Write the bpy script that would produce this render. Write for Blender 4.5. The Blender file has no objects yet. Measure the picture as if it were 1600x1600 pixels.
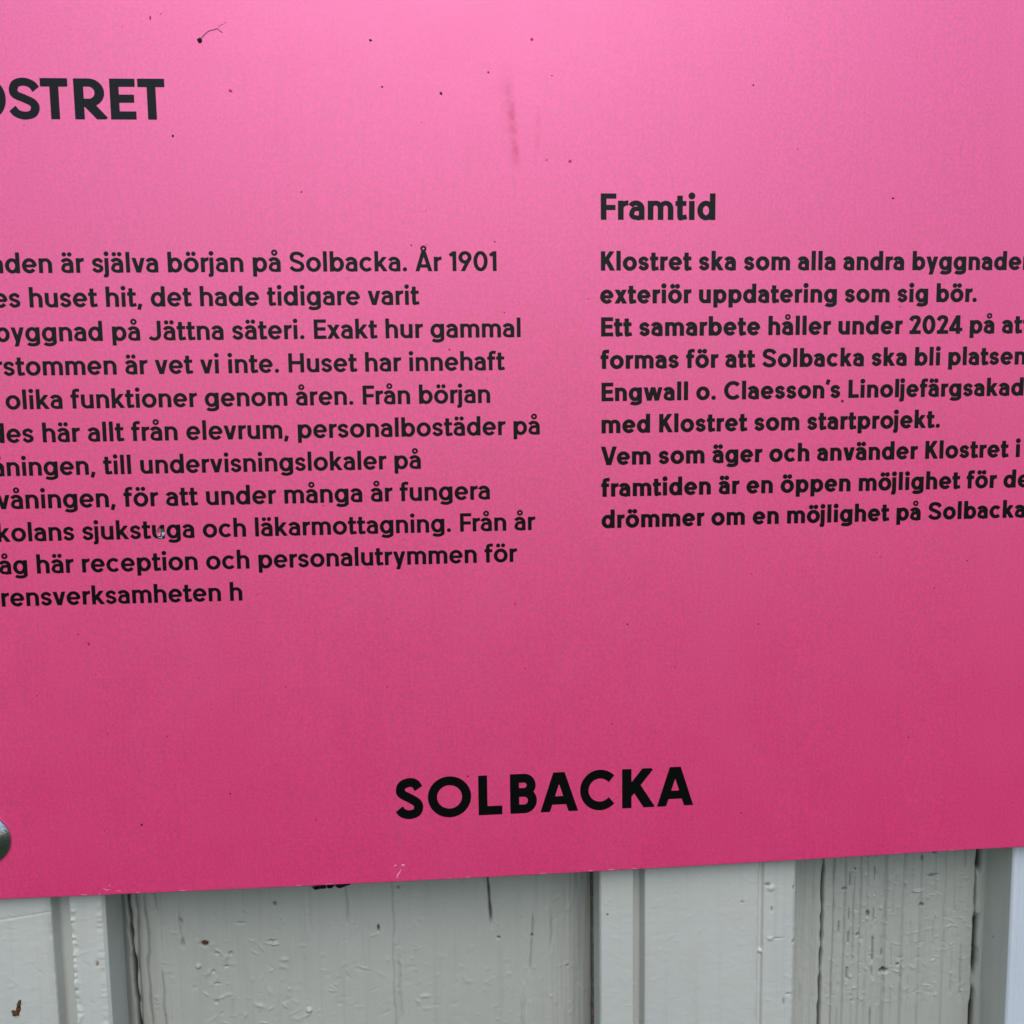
import bpy, bmesh, math, random
import numpy as np
from mathutils import Matrix, Vector, noise
from mathutils.geometry import delaunay_2d_cdt

scene = bpy.context.scene
C = scene.collection
# ------------------------------------------------------------------ camera
# The sign face is the plane y = 0 (x to the right, z up, viewer on the -y side); units are metres.
cam_d = bpy.data.cameras.new('camera'); cam = bpy.data.objects.new('camera', cam_d); C.objects.link(cam)
cam_d.sensor_width = 36; cam_d.lens = 34.65; cam_d.clip_start = 0.01; cam_d.clip_end = 500
M = ((0.9967586345, 0.0134423746, -0.0793191468), (-0.0223067591, 0.9934631957, -0.1119521655), (0.0772957501, 0.1133586407, 0.9905428742))
def wv(r):  # a camera axis written in sign axes (right, down, inwards) -> world (x, z = -down, y = inwards)
    return Vector((r[0], r[2], -r[1]))
rx, dn, fw = wv(M[0]), wv(M[1]), wv(M[2])
mw = Matrix((( rx.x, -dn.x, -fw.x, -0.0214264), (rx.y, -dn.y, -fw.y, -0.2745785), (rx.z, -dn.z, -fw.z, 0.0314230), (0, 0, 0, 1)))
cam.matrix_world = mw
scene.camera = cam
# ------------------------------------------------------------------ sky, sun, exposure
SUN_EL, SUN_AZ = math.radians(50), math.radians(2)      # azimuth: to the right of straight behind the viewer
world = bpy.data.worlds.new('World'); scene.world = world; world.use_nodes = True
nt = world.node_tree; bg = nt.nodes['Background']
sky = nt.nodes.new('ShaderNodeTexSky'); sky.sky_type = 'NISHITA'; sky.sun_disc = False
sky.sun_elevation = SUN_EL; sky.air_density = 1.0; sky.dust_density = 1.0; sky.ozone_density = 0.6
nt.links.new(sky.outputs[0], bg.inputs[0]); bg.inputs[1].default_value = 0.12
sd = bpy.data.lights.new('sun', 'SUN'); sd.energy = 1.6; sd.angle = math.radians(50); sd.color = (1.0, 0.975, 0.93)
sun = bpy.data.objects.new('sun', sd); C.objects.link(sun)
sdir = Vector((math.sin(SUN_AZ) * math.cos(SUN_EL), -math.cos(SUN_AZ) * math.cos(SUN_EL), math.sin(SUN_EL)))
sun.rotation_euler = sdir.to_track_quat('Z', 'Y').to_euler()
sky.sun_rotation = math.pi - SUN_AZ        # sky azimuth runs clockwise from +y seen from above
scene.view_settings.view_transform = 'Standard'; scene.view_settings.look = 'None'
scene.view_settings.exposure = 0.32; scene.view_settings.gamma = 1.0
scene.render.engine = 'CYCLES'

# ------------------------------------------------------------------ helpers
def link(name, me, mat=None, parent=None, smooth=False):
    o = bpy.data.objects.new(name, me); C.objects.link(o)
    if mat: me.materials.append(mat)
    if parent: o.parent = parent
    if smooth: me.polygons.foreach_set('use_smooth', [True] * len(me.polygons))
    return o
def thing(name, label, cat, loc=(0, 0, 0)):
    o = bpy.data.objects.new(name, None); C.objects.link(o); o.location = loc; o.empty_display_size = .02
    o['label'] = label; o['category'] = cat; return o
def mesh(name, vs, fs):
    me = bpy.data.meshes.new(name); me.from_pydata(vs, [], fs); me.update(); return me
BOW = 1.8722
def bow(u): return BOW * math.cos(max(-.5, min(.5, (u + 10) / 300)) * math.pi)
def S(u, v, out=0.0):   # a point on the bowed sign face, millimetres (right, down) -> world
    return (u * .001, (-bow(u) - out) * .001, -v * .001)

class NT:
    def __init__(s, name):
        s.m = bpy.data.materials.new(name); s.m.use_nodes = True; s.t = s.m.node_tree; s.b = s.t.nodes['Principled BSDF']
    def n(s, kind, **kw):
        n = s.t.nodes.new('ShaderNode' + kind)
        for k, v in kw.items(): setattr(n, k, v)
        return n
    def l(s, a, b): s.t.links.new(a, b)
    def math(s, op, a, b=None, c=None, clamp=False):
        n = s.n('Math', operation=op, use_clamp=clamp)
        for i, q in enumerate((a, b, c)):
            if q is None: continue
            if hasattr(q, 'default_value'): s.l(q, n.inputs[i])
            else: n.inputs[i].default_value = q
        return n.outputs[0]
    def noise(s, vec, scale, detail=2, rough=.5):
        n = s.n('TexNoise'); s.l(vec, n.inputs['Vector']); n.inputs['Scale'].default_value = scale
        n.inputs['Detail'].default_value = detail; n.inputs['Roughness'].default_value = rough; return n.outputs[0]
    def vmap(s, vec, scale):
        n = s.n('Mapping'); s.l(vec, n.inputs[0]); n.inputs['Scale'].default_value = scale; return n.outputs[0]
    def mix(s, f, a, b):
        n = s.n('Mix', data_type='RGBA')
        if hasattr(f, 'default_value'): s.l(f, n.inputs[0])
        else: n.inputs[0].default_value = f
        for i, q in ((6, a), (7, b)):
            if hasattr(q, 'default_value'): s.l(q, n.inputs[i])
            else: n.inputs[i].default_value = (*q, 1)
        return n.outputs[2]
    def ramp(s, f, lo, hi, a=0., b=1.):
        n = s.n('MapRange', clamp=True); s.l(f, n.inputs[0])
        for i, q in enumerate((lo, hi, a, b)): n.inputs[i + 1].default_value = q
        return n.outputs[0]
    def bump(s, hgt, dist, strength=1., prev=None):
        n = s.n('Bump'); n.inputs['Strength'].default_value = strength; n.inputs['Distance'].default_value = dist
        s.l(hgt, n.inputs['Height'])
        if prev is not None: s.l(prev, n.inputs['Normal'])
        return n.outputs[0]

# ------------------------------------------------------------------ materials
PINK = (0.88, 0.0022, 0.145)
def pink_material():
    k = NT('pink_print'); tc = k.n('TexCoord'); ob = tc.outputs['Object']
    g1 = k.noise(ob, 1450, 2, .6); g2 = k.noise(ob, 900, 2, .6); g3 = k.noise(ob, 60, 3, .55); fl = k.noise(k.vmap(ob, (420, 420, 30)), 1, 2, .6)
    base = k.mix(k.ramp(g1, .34, .66), (PINK[0]*.80, PINK[1]*.5, PINK[2]*.70), (min(1, PINK[0]*1.16), PINK[1]*2.2, PINK[2]*1.38))
    base = k.mix(k.math('MULTIPLY', k.ramp(g2, .3, .7), .30), base, (PINK[0]*1.12, PINK[1]*2.0, PINK[2]*1.35))
    base = k.mix(k.ramp(g3, .40, .75, 0, .10), base, (PINK[0]*.85, PINK[1]*1.4, PINK[2]*1.1))
    vs_ = k.noise(k.vmap(ob, (1500, 1500, 90)), 1, 3, .6); hs_ = k.noise(k.vmap(ob, (110, 110, 1500)), 1, 2, .6)
    base = k.mix(k.math('ADD', k.ramp(vs_, .5, .70, 0, .38), k.ramp(hs_, .5, .72, 0, .14)), base, (PINK[0]*.76, PINK[1]*.7, PINK[2]*.72))
    film = k.noise(k.vmap(ob, (26, 26, 9)), 1, 5, .62)      # uneven film of dust
    base = k.mix(k.ramp(film, .50, .78, 0, .10), base, (.80, .10, .27))
    # a dark run of dirty water and its faint neighbour, drawn where they are on the sheet
    sx = k.n('SeparateXYZ'); k.l(ob, sx.inputs[0]); x, z = sx.outputs[0], sx.outputs[2]
    wob = k.math('MULTIPLY', k.math('SUBTRACT', k.noise(ob, 90, 2), .5), .0016)
    masks = []
    def run(x0, z0, z1, slope, w, amt, base):
        xc = k.math('ADD', k.math('MULTIPLY_ADD', z, slope, x0 - slope * z0), wob)
        d = k.math('ABSOLUTE', k.math('SUBTRACT', x, xc))
        side = k.ramp(d, w * .35, w, 1, 0)
        top = k.ramp(z, z0 + .001, z0 - .006, 0, 1); bot = k.ramp(z, z1 - .003, z1 + .002, 0, 1)
        f = k.math('MULTIPLY', k.math('MULTIPLY', side, top), k.math('MULTIPLY', bot, amt))
        f = k.math('MULTIPLY', f, k.ramp(k.noise(ob, 420, 2), .30, .62, .25, 1))
        masks.append(f)
        return k.mix(f, base, (.50, .001, .045))
    base = run(.0004, .1165, .0945, -.075, .0015, .34, base)
    base = run(.0009, .110, .0965, -.075, .0010, .50, base)
    base = run(.0084, .110, .097, .05, .0011, .26, base)
    base = run(-.0002, .121, .104, -.03, .0026, .18, base)
    k.l(base, k.b.inputs['Base Color'])
    k.l(k.ramp(g3, .3, .7, .44, .48), k.b.inputs['Roughness'])
    tot = masks[0]
    for q in masks[1:]: tot = k.math('ADD', tot, q, clamp=True)
    k.l(k.math('MULTIPLY_ADD', tot, -.42, 1.0), k.b.inputs['Specular IOR Level']); k.b.inputs['IOR'].default_value = 2.5; k.b.inputs['Specular Tint'].default_value = (1, .45, .69, 1)
    n1 = k.bump(g2, .000008, 1.0); n2 = k.bump(g1, .000014, 1.0, n1); n3 = k.bump(fl, .000006, .5, n2)
    k.l(n3, k.b.inputs['Normal']); return k.m
def plain(name, col, rough=.5, spec=.5, metal=0., var=.0, scale=300., bump=0.):
    k = NT(name); tc = k.n('TexCoord'); g = k.noise(tc.outputs['Object'], scale, 3)
    k.l(k.mix(k.ramp(g, .3, .7), tuple(c*(1-var) for c in col), tuple(min(1, c*(1+var)) for c in col)), k.b.inputs['Base Color'])
    k.b.inputs['Roughness'].default_value = rough; k.b.inputs['Specular IOR Level'].default_value = spec; k.b.inputs['Metallic'].default_value = metal
    if bump: k.l(k.bump(g, bump), k.b.inputs['Normal'])
    return k.m
def paint_material(name, col, dark=(.030, .028, .023), bumpk=1.):
    k = NT(name); tc = k.n('TexCoord'); ob = tc.outputs['Object']
    big = k.noise(ob, 14, 3); mid = k.noise(ob, 90, 4, .6); st = k.noise(k.vmap(ob, (330, 330, 16)), 1, 4, .62); fine = k.noise(ob, 1100, 3, .6)
    base = k.mix(k.ramp(big, .3, .7), tuple(c*.93 for c in col), tuple(min(1, c*1.05) for c in col))
    base = k.mix(k.ramp(mid, .5, .8, 0, .30), base, tuple(c*q for c, q in zip(col, (.90, .86, .78))))
    base = k.mix(k.ramp(st, .52, .74, 0, .22), base, tuple(c*.62 for c in col))
    at = k.n('Attribute', attribute_name='dirt')
    base = k.mix(k.math('MULTIPLY', at.outputs['Fac'], 1.0, clamp=True), base, dark)
    vo = k.n('TexVoronoi'); k.l(ob, vo.inputs['Vector']); vo.inputs['Scale'].default_value = 125; vo.inputs['Randomness'].default_value = 1
    spot = k.math('MULTIPLY', k.ramp(vo.outputs['Distance'], .030, .060, 1, 0), k.ramp(k.noise(ob, 37, 1), .56, .60))
    base = k.mix(k.math('MULTIPLY', spot, .75), base, (.05, .045, .035))
    k.l(base, k.b.inputs['Base Color'])
    k.l(k.ramp(mid, .3, .7, .40, .55), k.b.inputs['Roughness']); k.b.inputs['Specular IOR Level'].default_value = .45
    n1 = k.bump(st, .00012 * bumpk, .8); n2 = k.bump(mid, .00022 * bumpk, .7, n1); n3 = k.bump(fine, .00004, .8, n2)
    k.l(n3, k.b.inputs['Normal']); return k.m
MAT_PINK = pink_material()
MAT_INK = plain('black_print', (.0008, .0012, .0015), .30, .26, 0, .2, 900, .00003)
MAT_EDGE = plain('sheet_edge', (.42, .22, .26), .6, .4, 0, .45, 700, .0001)
MAT_BACK = plain('sheet_back', (.35, .35, .35), .5)
MAT_PAINT = paint_material('grey_green_paint', (.410, .412, .378))
MAT_LATH = paint_material('grey_green_paint_smooth', (.500, .508, .476), bumpk=.7)
MAT_SIDE = paint_material('flank_paint_bounce_lit', (.58, .59, .54), bumpk=.6)  # grey-green casing flank, its tone lightened in place of bounced light
MAT_WHITE = paint_material('bluish_white_paint', (.58, .62, .69), bumpk=.5)
MAT_DIRT = plain('dried_dirt', (.028, .010, .012), .8, .2, 0, .5, 2000)
MAT_FAINT = plain('faint_stain', (.52, .018, .085), .7, .3, 0, .3, 2000)
MAT_SCRATCH = plain('scratched_print', (.80, .40, .52), .6, .4, 0, .2, 2000)
MAT_STEEL = plain('zinc_steel', (.36, .40, .42), .24, .5, 1., .25, 1500, .00006)
MAT_RUST = plain('rusty_brown', (.085, .035, .015), .8, .3, 0, .6, 1500, .0002)
MAT_OCHRE = plain('ochre_fleck', (.36, .27, .14), .7, .3, 0, .4, 1500)
MAT_GROUND = plain('grass_ground', (.05, .075, .03), .9, .2, 0, .4, 3)

# ------------------------------------------------------------------ ground
gm = mesh('ground', [(-60, -60, -1.5), (60, -60, -1.5), (60, 60, -1.5), (-60, 60, -1.5)], [(0, 1, 2, 3)])
g = link('ground', gm, MAT_GROUND); g['kind'] = 'structure'

# ------------------------------------------------------------------ lettering
# ---- drawn alphabet: every letter is a set of pen strokes, unit = 1/700 of cap height
CAP, XH, OV = 700., 508., 9.
class G:
    def __init__(s, w):
        s.w=w; s.h=w/2; s.hy=w*.445; s.pr=[]; s.post=[]; s.adv=0; s.l=0; s.r=0
    def line(s, x0,y0,x1,y1, k=1.0, k2=None, capdisc=False):
        s.poly([(x0,y0),(x1,y1)], k, k2, capdisc)
    def poly(s, pts, k=1.0, k2=None, capdisc=False, joints=True):
        k2 = k if k2 is None else k2
        pts=[p for i,p in enumerate(pts) if i==0 or math.hypot(p[0]-pts[i-1][0],p[1]-pts[i-1][1])>1e-3]
        n=len(pts)-1; D=[]; S=[0.]
        for i in range(n):
            dx,dy=pts[i+1][0]-pts[i][0],pts[i+1][1]-pts[i][1]; L=math.hypot(dx,dy); D.append((dx/L,dy/L)); S.append(S[-1]+L)
        kk=[k+(k2-k)*i/n for i in range(n+1)]
        hw=[math.hypot(s.h*d[1],s.hy*d[0]) for d in D]
        for i in range(n):
            s.pr.append(('b',*pts[i],*pts[i+1],hw[i]*kk[i],hw[i]*kk[i+1]))
            if i>0:
                r=.5*(hw[i]+hw[i-1])*kk[i]; pl=[]
                if S[i]<r*1.6: pl.append((pts[0],(-D[0][0],-D[0][1])))
                if S[-1]-S[i]<r*1.6: pl.append((pts[-1],D[-1]))
                s.pr.append(('d',*pts[i],r,pl))
        if capdisc:
            s.pr.append(('d',*pts[0],s.h*k)); s.pr.append(('d',*pts[-1],s.h*k2))
    def arc(s, cx,cy,rx,ry,a0,a1,k=1.0,k2=None,n=28):
        pts=[(cx+rx*math.cos(math.radians(a0+(a1-a0)*i/n)),cy+ry*math.sin(math.radians(a0+(a1-a0)*i/n))) for i in range(n+1)]
        s.poly(pts,k,k2)
    def spl(s, pts, k=1.0,k2=None,n=8):
        P=[np.array(p,float) for p in pts]; P=[2*P[0]-P[1]]+P+[2*P[-1]-P[-2]]
        out=[]
        for i in range(1,len(P)-2):
            p0,p1,p2,p3=P[i-1:i+3]
            for j in range(n):
                t=j/n
                out.append(tuple(.5*((2*p1)+(p2-p0)*t+(2*p0-5*p1+4*p2-p3)*t*t+(3*p1-p0-3*p2+p3)*t**3)))
        out.append(tuple(P[-2])); s.poly(out,k,k2)
    def dot(s,x,y,r): s.pr.append(('d',x,y,r))
    def cut(s,pts): s.pr.append(('cut',pts))
    def conv(s,pts): s.pr.append(('c',pts))
    def field(s, X, Y):
        F=np.full(X.shape,1e4)
        cuts=[]
        for p in s.pr:
            if p[0]=='d':
                Q=np.hypot(X-p[1],Y-p[2])-p[3]
                for (qx,qy),(dx,dy) in (p[4] if len(p)>4 else ()): Q=np.maximum(Q,(X-qx)*dx+(Y-qy)*dy)
                F=np.minimum(F,Q)
            elif p[0]=='b':
                _,x0,y0,x1,y1,a,b=p
                L=math.hypot(x1-x0,y1-y0); ux,uy=(x1-x0)/L,(y1-y0)/L
                t=(X-x0)*ux+(Y-y0)*uy; d=np.abs(-(X-x0)*uy+(Y-y0)*ux)
                hw=a+(b-a)*np.clip(t/L,0,1)
                q1=d-hw; q2=np.maximum(-t,t-L)
                F=np.minimum(F,np.where((q1>0)&(q2>0),np.hypot(q1,q2),np.maximum(q1,q2)))
            elif p[0] in('c','cut'):
                pts=p[1]; n=len(pts)
                ar=sum(pts[i][0]*pts[(i+1)%n][1]-pts[(i+1)%n][0]*pts[i][1] for i in range(n))
                if ar<0: pts=pts[::-1]
                D=np.full(X.shape,-1e4)
                for i in range(n):
                    (x0,y0),(x1,y1)=pts[i],pts[(i+1)%n]
                    L=math.hypot(x1-x0,y1-y0)
                    D=np.maximum(D,((X-x0)*(y1-y0)-(Y-y0)*(x1-x0))/L)
                if p[0]=='c': F=np.minimum(F,D)
                else: cuts.append(D)
        for D in cuts: F=np.maximum(F,-D)
        for x,y,r,t in s.post: F=np.minimum(F,np.abs(np.hypot(X-x,Y-y)-r)-t)
        return F-3.

def bowl(g,cx,W,k=1.,a0=0,a1=360,k2=None,ry=None):
    "full x-height bowl of outer width W"
    g.arc(cx,XH/2,W/2-g.h,(XH/2+OV-g.hy) if ry is None else ry,a0,a1,k,k2,n=44)
SB, RB = 49., 27.
def glyph(ch, w, style='t'):
    g=G(w); h=g.h; hy=g.hy; bd=(w-103)/32.       # 0 = regular, 1 = bold
    if style=='logo': return logo(ch,g)
    base={'ä':'a','å':'a','ö':'o','Å':'A'}.get(ch,ch)
    def fin(l,W,r): g.l=l; g.adv=l+W+r; g.W=W; g.r=r; return g
    def stem(x,y0,y1): g.line(x,y0,x,y1)
    AS=716.
    def arch(x0,x1,foot=0):
        rx=(x1-x0)/2; cx=(x0+x1)/2; ry=rx*1.0; cy=XH+OV-hy-ry
        g.arc(cx,cy,rx,ry,165,0,.86,1.0); stem(x1,foot,cy+1)
    if base=='n': W=435+8*bd; stem(h,0,XH); arch(h,W-h); fin(SB,W,SB-5)
    elif base=='h': W=435+8*bd; stem(h,0,AS); arch(h,W-h); fin(SB,W,SB-5)
    elif base=='m':
        W=672+20*bd; m=W/2; stem(h,0,XH); arch(h,m); arch(m,W-h); fin(SB,W,SB-5)
    elif base=='r':
        W=262+12*bd; stem(h,0,XH)
        rx=W-h-8; g.arc(h+rx,XH+OV-hy-rx*.84,rx,rx*.84,168,88,.86,1.0); fin(SB,W,8)
    elif base=='u':
        W=430+8*bd; stem(W-h,0,XH); rx=(W-w)/2; cy=-OV+hy+rx
        stem(h,cy-1,XH); g.arc(W/2,cy,rx,rx,180,345,1.0,.86); fin(SB-5,W,SB)
    elif base=='o': W=508+6*bd; bowl(g,W/2,W); fin(RB,W,RB)
    elif base in 'bp':
        W=488+6*bd; B=W-20; stem(h,0 if base=='b' else -166,AS if base=='b' else XH); bowl(g,W-B/2,B,1); fin(SB,W,RB)
    elif base in 'dq':
        W=488+6*bd; B=W-20; stem(W-h,0,AS); bowl(g,B/2,B,1); fin(RB,W,SB)
    elif base=='g':
        W=488+6*bd; B=W-20; bowl(g,B/2,B,1)
        stem(W-h,-20,XH); rx=(W-h-(60))/2; 
        g.arc(W-h-rx-0,-20,rx+2,170-hy-20+2,0,-152,1,.95); fin(RB,W,SB)
    elif base=='c':
        W=462+6*bd; rx=508/2-h; g.arc(508/2,XH/2,rx,XH/2+OV-hy,42,318,.97); fin(RB,W,18)
    elif base=='e':
        W=490+6*bd; rx=W/2-h; g.arc(W/2,XH/2,rx,XH/2+OV-hy,-4,322,.97,n=44)
        y=XH/2-4; g.line(h,y,W-h*.7,y,.82); fin(RB,W,RB-2)
    elif base=='a':
        W=410+8*bd; stem(W-h,0,330)
        rx=(W-h-36)/2*1.0+2; g.arc(W-h-rx,XH+OV-hy-150,rx,150,0,152,1,.98)
        # lower bowl
        t2=300-4*bd
        g.spl([(W-h+4,t2-4),(W-h-70,t2),(200,t2),(118,t2-26),(h*.88+4,150),(110,-OV+hy+22),(205,-OV+hy),(W-h-70,48),(W-h,125)],.88)
        fin(24,W,SB-4)
    elif base=='s':
        W=385+12*bd; t=XH+OV-hy; b=-OV+hy; a=.93
        g.spl([(W-h*.75,t-88),(W-h-62,t-22),(W/2+2,t),(h+30,t-42),(h+8,t-118),(h+40,t-172+6*bd),(W/2,XH/2+2),(W-h-42,b+170-6*bd),(W-h-8,b+112),(W-h-34,b+38),(W/2-6,b),(h+52,b+26),(h*.62,b+92)],a); fin(22,W,20)
    elif base=='t':
        W=288+14*bd; x=h+62-8*bd; g.line(x,125,x,650); g.line(0,XH-hy,W-8,XH-hy,.95)
        g.spl([(x,126),(x+10,52),(x+58,hy-2),(x+118,hy+2),(W,hy+20)],.94); fin(14,W,16)
    elif base=='f':
        W=300+10*bd; x=h+62-8*bd; stem(x,0,560); g.line(0,XH-hy,W-24,XH-hy,.95)
        g.spl([(x,558),(x+12,630),(x+62,AS-hy+2),(x+120,AS-hy+8),(W,AS-hy-2)],.94); fin(14,W,4)
    elif base=='i': stem(h,0,XH); g.dot(h,AS-h*1.22+22,h*1.22); fin(SB+4,w,SB+4)
    elif base=='j':
        x=95; stem(x,-40,XH); g.spl([(x,-38),(x-12,-100),(x-52,-168+hy),(x-110,-166+hy)],.95); g.dot(x,AS-h*1.22+22,h*1.22)
        fin(SB-60,x+h,SB+4)
    elif base=='l': stem(h,0,AS); fin(SB+3,w,SB+3)
    elif base=='k':
        W=450+8*bd; stem(h,0,AS); g.line(h+20,175,W-h-18,XH+20,.95); g.line(h+110,290,W-h+2,-22,1.0)
        g.cut([(-50,XH),(0,XH),(w+5,XH),(w+6,XH),(900,XH),(900,XH+200),(w+6,XH+200)][4:]+[(w+6,XH)]); g.cut([(-50,0),(900,0),(900,-200),(-50,-200)]); fin(SB,W,6)
    elif base in 'vyw':
        if base=='w':
            W=700+20*bd; q=W/4; e=h*1.02
            for a,b,c,d in((e,XH+30,q+e*.5,-30),(q+e*.5,-30,W/2,XH+30),(W/2,XH+30,W-q-e*.5,-30),(W-q-e*.5,-30,W-e,XH+30)): g.line(a,b,c,d,.95)
            g.cut([(-50,XH),(W+50,XH),(W+50,XH+200),(-50,XH+200)]); g.cut([(-50,0),(W+50,0),(W+50,-200),(-50,-200)])
            fin(8,W,8)
        else:
            W=455+10*bd; e=h*1.04; c=W/2
            g.line(e,XH+30,c,-30 if base=='v' else 0+10); 
            if base=='v':
                g.line(W-e,XH+30,c,-30); g.cut([(-50,0),(W+50,0),(W+50,-200),(-50,-200)])
            else:
                dx=(W-e-c)/(XH+30); g.line(W-e,XH+30,c-dx*200,-200); g.cut([(-90,-166),(W+50,-166),(W+50,-400),(-90,-400)])
            g.cut([(-50,XH),(W+50,XH),(W+50,XH+200),(-50,XH+200)]); fin(8,W,8)
    elif base=='x':
        W=452+8*bd; e=h*1.05
        g.line(e-12,-30,W-e+6,XH+30); g.line(e-6,XH+30,W-e+12,-30)
        g.cut([(-90,XH),(W+90,XH),(W+90,XH+200),(-90,XH+200)]); g.cut([(-90,0),(W+90,0),(W+90,-200),(-90,-200)]); fin(10,W,10)
    elif base=='.': r=62+12*bd; g.dot(r,r-4,r); fin(42,2*r,50)
    elif base==',': g.line(95,100,34,-105,1.02,.85); fin(30,150,45)
    elif base=='’': g.line(98,AS,36,AS-190,1.02,.8); fin(25,130,12)
    elif base==' ': fin(0,236,0)
    # ---- capitals
    elif base in 'EFL':
        W={'E':425,'F':408,'L':392}[base]+8*bd; stem(h,0,CAP)
        if base!='L': g.line(h,CAP-hy,W,CAP-hy); g.line(h,CAP/2+(8 if base=='E' else -22),W-22,CAP/2+(8 if base=='E' else -22))
        if base!='F': g.line(h,hy,W+4,hy)
        fin(60,W,22 if base!='F' else 0)
    elif base=='H': W=552; stem(h,0,CAP); stem(W-h,0,CAP); g.line(h,CAP/2+8,W-h,CAP/2+8); fin(60,W,60)
    elif base=='K':
        W=500+8*bd; stem(h,0,CAP); g.line(h+8,238,W-h-14,CAP+22); g.line(h+150,370,W-h+6,-24,1.04)
        g.cut([(w+2,CAP),(900,CAP),(900,CAP+200),(w+2,CAP+200)]); g.cut([(-50,0),(900,0),(900,-200),(-50,-200)]); fin(60,W,6)
    elif base=='J': 
        W=430; stem(W-h,200,CAP); rx=(W-h-30)/2+4; g.arc(W-h-rx,200,rx,200+OV-hy,0,-150,1.0,.97); fin(16,W,56)
    elif base=='V':
        W=590+10*bd; e=h*1.02; g.line(e,CAP+30,W/2,-36); g.line(W-e,CAP+30,W/2,-36)
        g.cut([(-50,0),(W+50,0),(W+50,-200),(-50,-200)]); g.cut([(-50,CAP),(W+50,CAP),(W+50,CAP+200),(-50,CAP+200)]); fin(2,W,-12)
    elif base=='A':
        W=610; e=h*1.02; g.line(e,-30,W/2,CAP+36); g.line(W-e,-30,W/2,CAP+36); g.line(110,185,W-110,185,.95)
        g.cut([(-50,0),(W+50,0),(W+50,-200),(-50,-200)]); g.cut([(-50,CAP),(W+50,CAP),(W+50,CAP+200),(-50,CAP+200)]); fin(6,W,6)
    elif base=='T': W=480; stem(W/2,0,CAP); g.line(0,CAP-hy,W,CAP-hy,1.03); fin(22,W,22)
    elif base=='R':
        W=540+14*bd; stem(h,0,CAP); r=(CAP-hy-(300-0))/2; yt=CAP-hy; yb=300-10*bd; ry=(yt-yb)/2; cx=W-70-h-ry*1.02
        g.line(h,yt,cx,yt); g.line(h,yb,cx,yb); g.arc(cx,(yt+yb)/2,ry*1.02,ry,90,-90); g.line(cx-50,yb+20,W-h-10,-22,1.04)
        g.cut([(-50,0),(900,0),(900,-200),(-50,-200)]); fin(60,W,14)
    elif base=='S':
        W=502+24*bd; t=CAP+OV-hy; b=-OV+hy; m=CAP/2
        g.spl([(W-h*.75,t-128),(W-h-52,t-44),(W/2+6,t),(h+60,t-34),(h+12,t-140),(h+48,m+68),(W/2,m+4),(W-h-54,m-66),(W-h-8,b+142),(W-h-58,b+34),(W/2-8,b),(h+52,b+40),(h*.72,b+122)],.97,n=10); fin(30,W,28)
    elif base=='B':
        W=500+14*bd; stem(h,0,CAP); ym=CAP/2+16
        for y0,y1,xr in((ym,CAP-hy,W-24),(hy,ym,W)):
            ry=(y1-y0)/2; g.line(h,y0,xr-h-ry,y0); g.line(h,y1,xr-h-ry,y1); g.arc(xr-h-ry,(y0+y1)/2,ry,ry,90,-90)
        fin(60,W,24)
    elif base=='O': W=700; g.arc(W/2,CAP/2,W/2-h,CAP/2+OV-hy,0,360,n=60); fin(34,W,34)
    elif base=='C': W=640; g.arc(350,CAP/2,350-h,CAP/2+OV-hy,42,318,n=50); fin(34,612+6*bd,20)
    # ---- figures
    elif base=='0': W=505; g.arc(W/2,CAP/2,W/2-h,CAP/2+OV-hy,0,360,n=60); fin(38,W,38)
    elif base=='1': W=262; stem(W-h,0,CAP); g.line(34,CAP-150,W-h,CAP-28,.95); g.cut([(-90,CAP),(W+90,CAP),(W+90,CAP+200),(-90,CAP+200)]); fin(16,W,52)
    elif base=='9':
        W=462; g.arc(W/2,CAP+OV-hy-(W/2-h),W/2-h,W/2-h,0,360,n=48); g.line(W-h-24,CAP-W/2-40,W/2-105,-40,1.0)
        g.cut([(-50,0),(900,0),(900,-200),(-50,-200)]); fin(32,W,30)
    elif base=='2':
        W=450; g.line(10,hy,W,hy); g.spl([(h*.7,CAP-190),(h+32,CAP-92),(W/2-4,CAP+OV-hy),(W-h-34,CAP-100),(W-h-16,CAP-225),(W-h-80,CAP-345),(h+52,52)],1.0); 
        g.cut([(-50,0),(900,0),(900,-200),(-50,-200)]); fin(22,W,26)
    elif base=='4':
        W=520; stem(W-92-h,0,CAP); g.line(0,160,W,160,.95); g.line(52,150,W-100-h,CAP-10,.95); 
        g.cut([(-90,CAP),(W+90,CAP),(W+90,CAP+200),(-90,CAP+200)]); fin(12,W,12)
    else: raise KeyError(ch)
    cx=g.W/2+(0 if base!='a' else 4)
    if ch in 'äö':
        for q in(-1,1): g.dot(cx+q*92,AS-h*1.1-2,h*1.14)
    if ch=='å' or ch=='Å':
        cy=672 if ch=='å' else 800; g.post.append((cx,cy,74,min(h*.52,34)))
    return g
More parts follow.
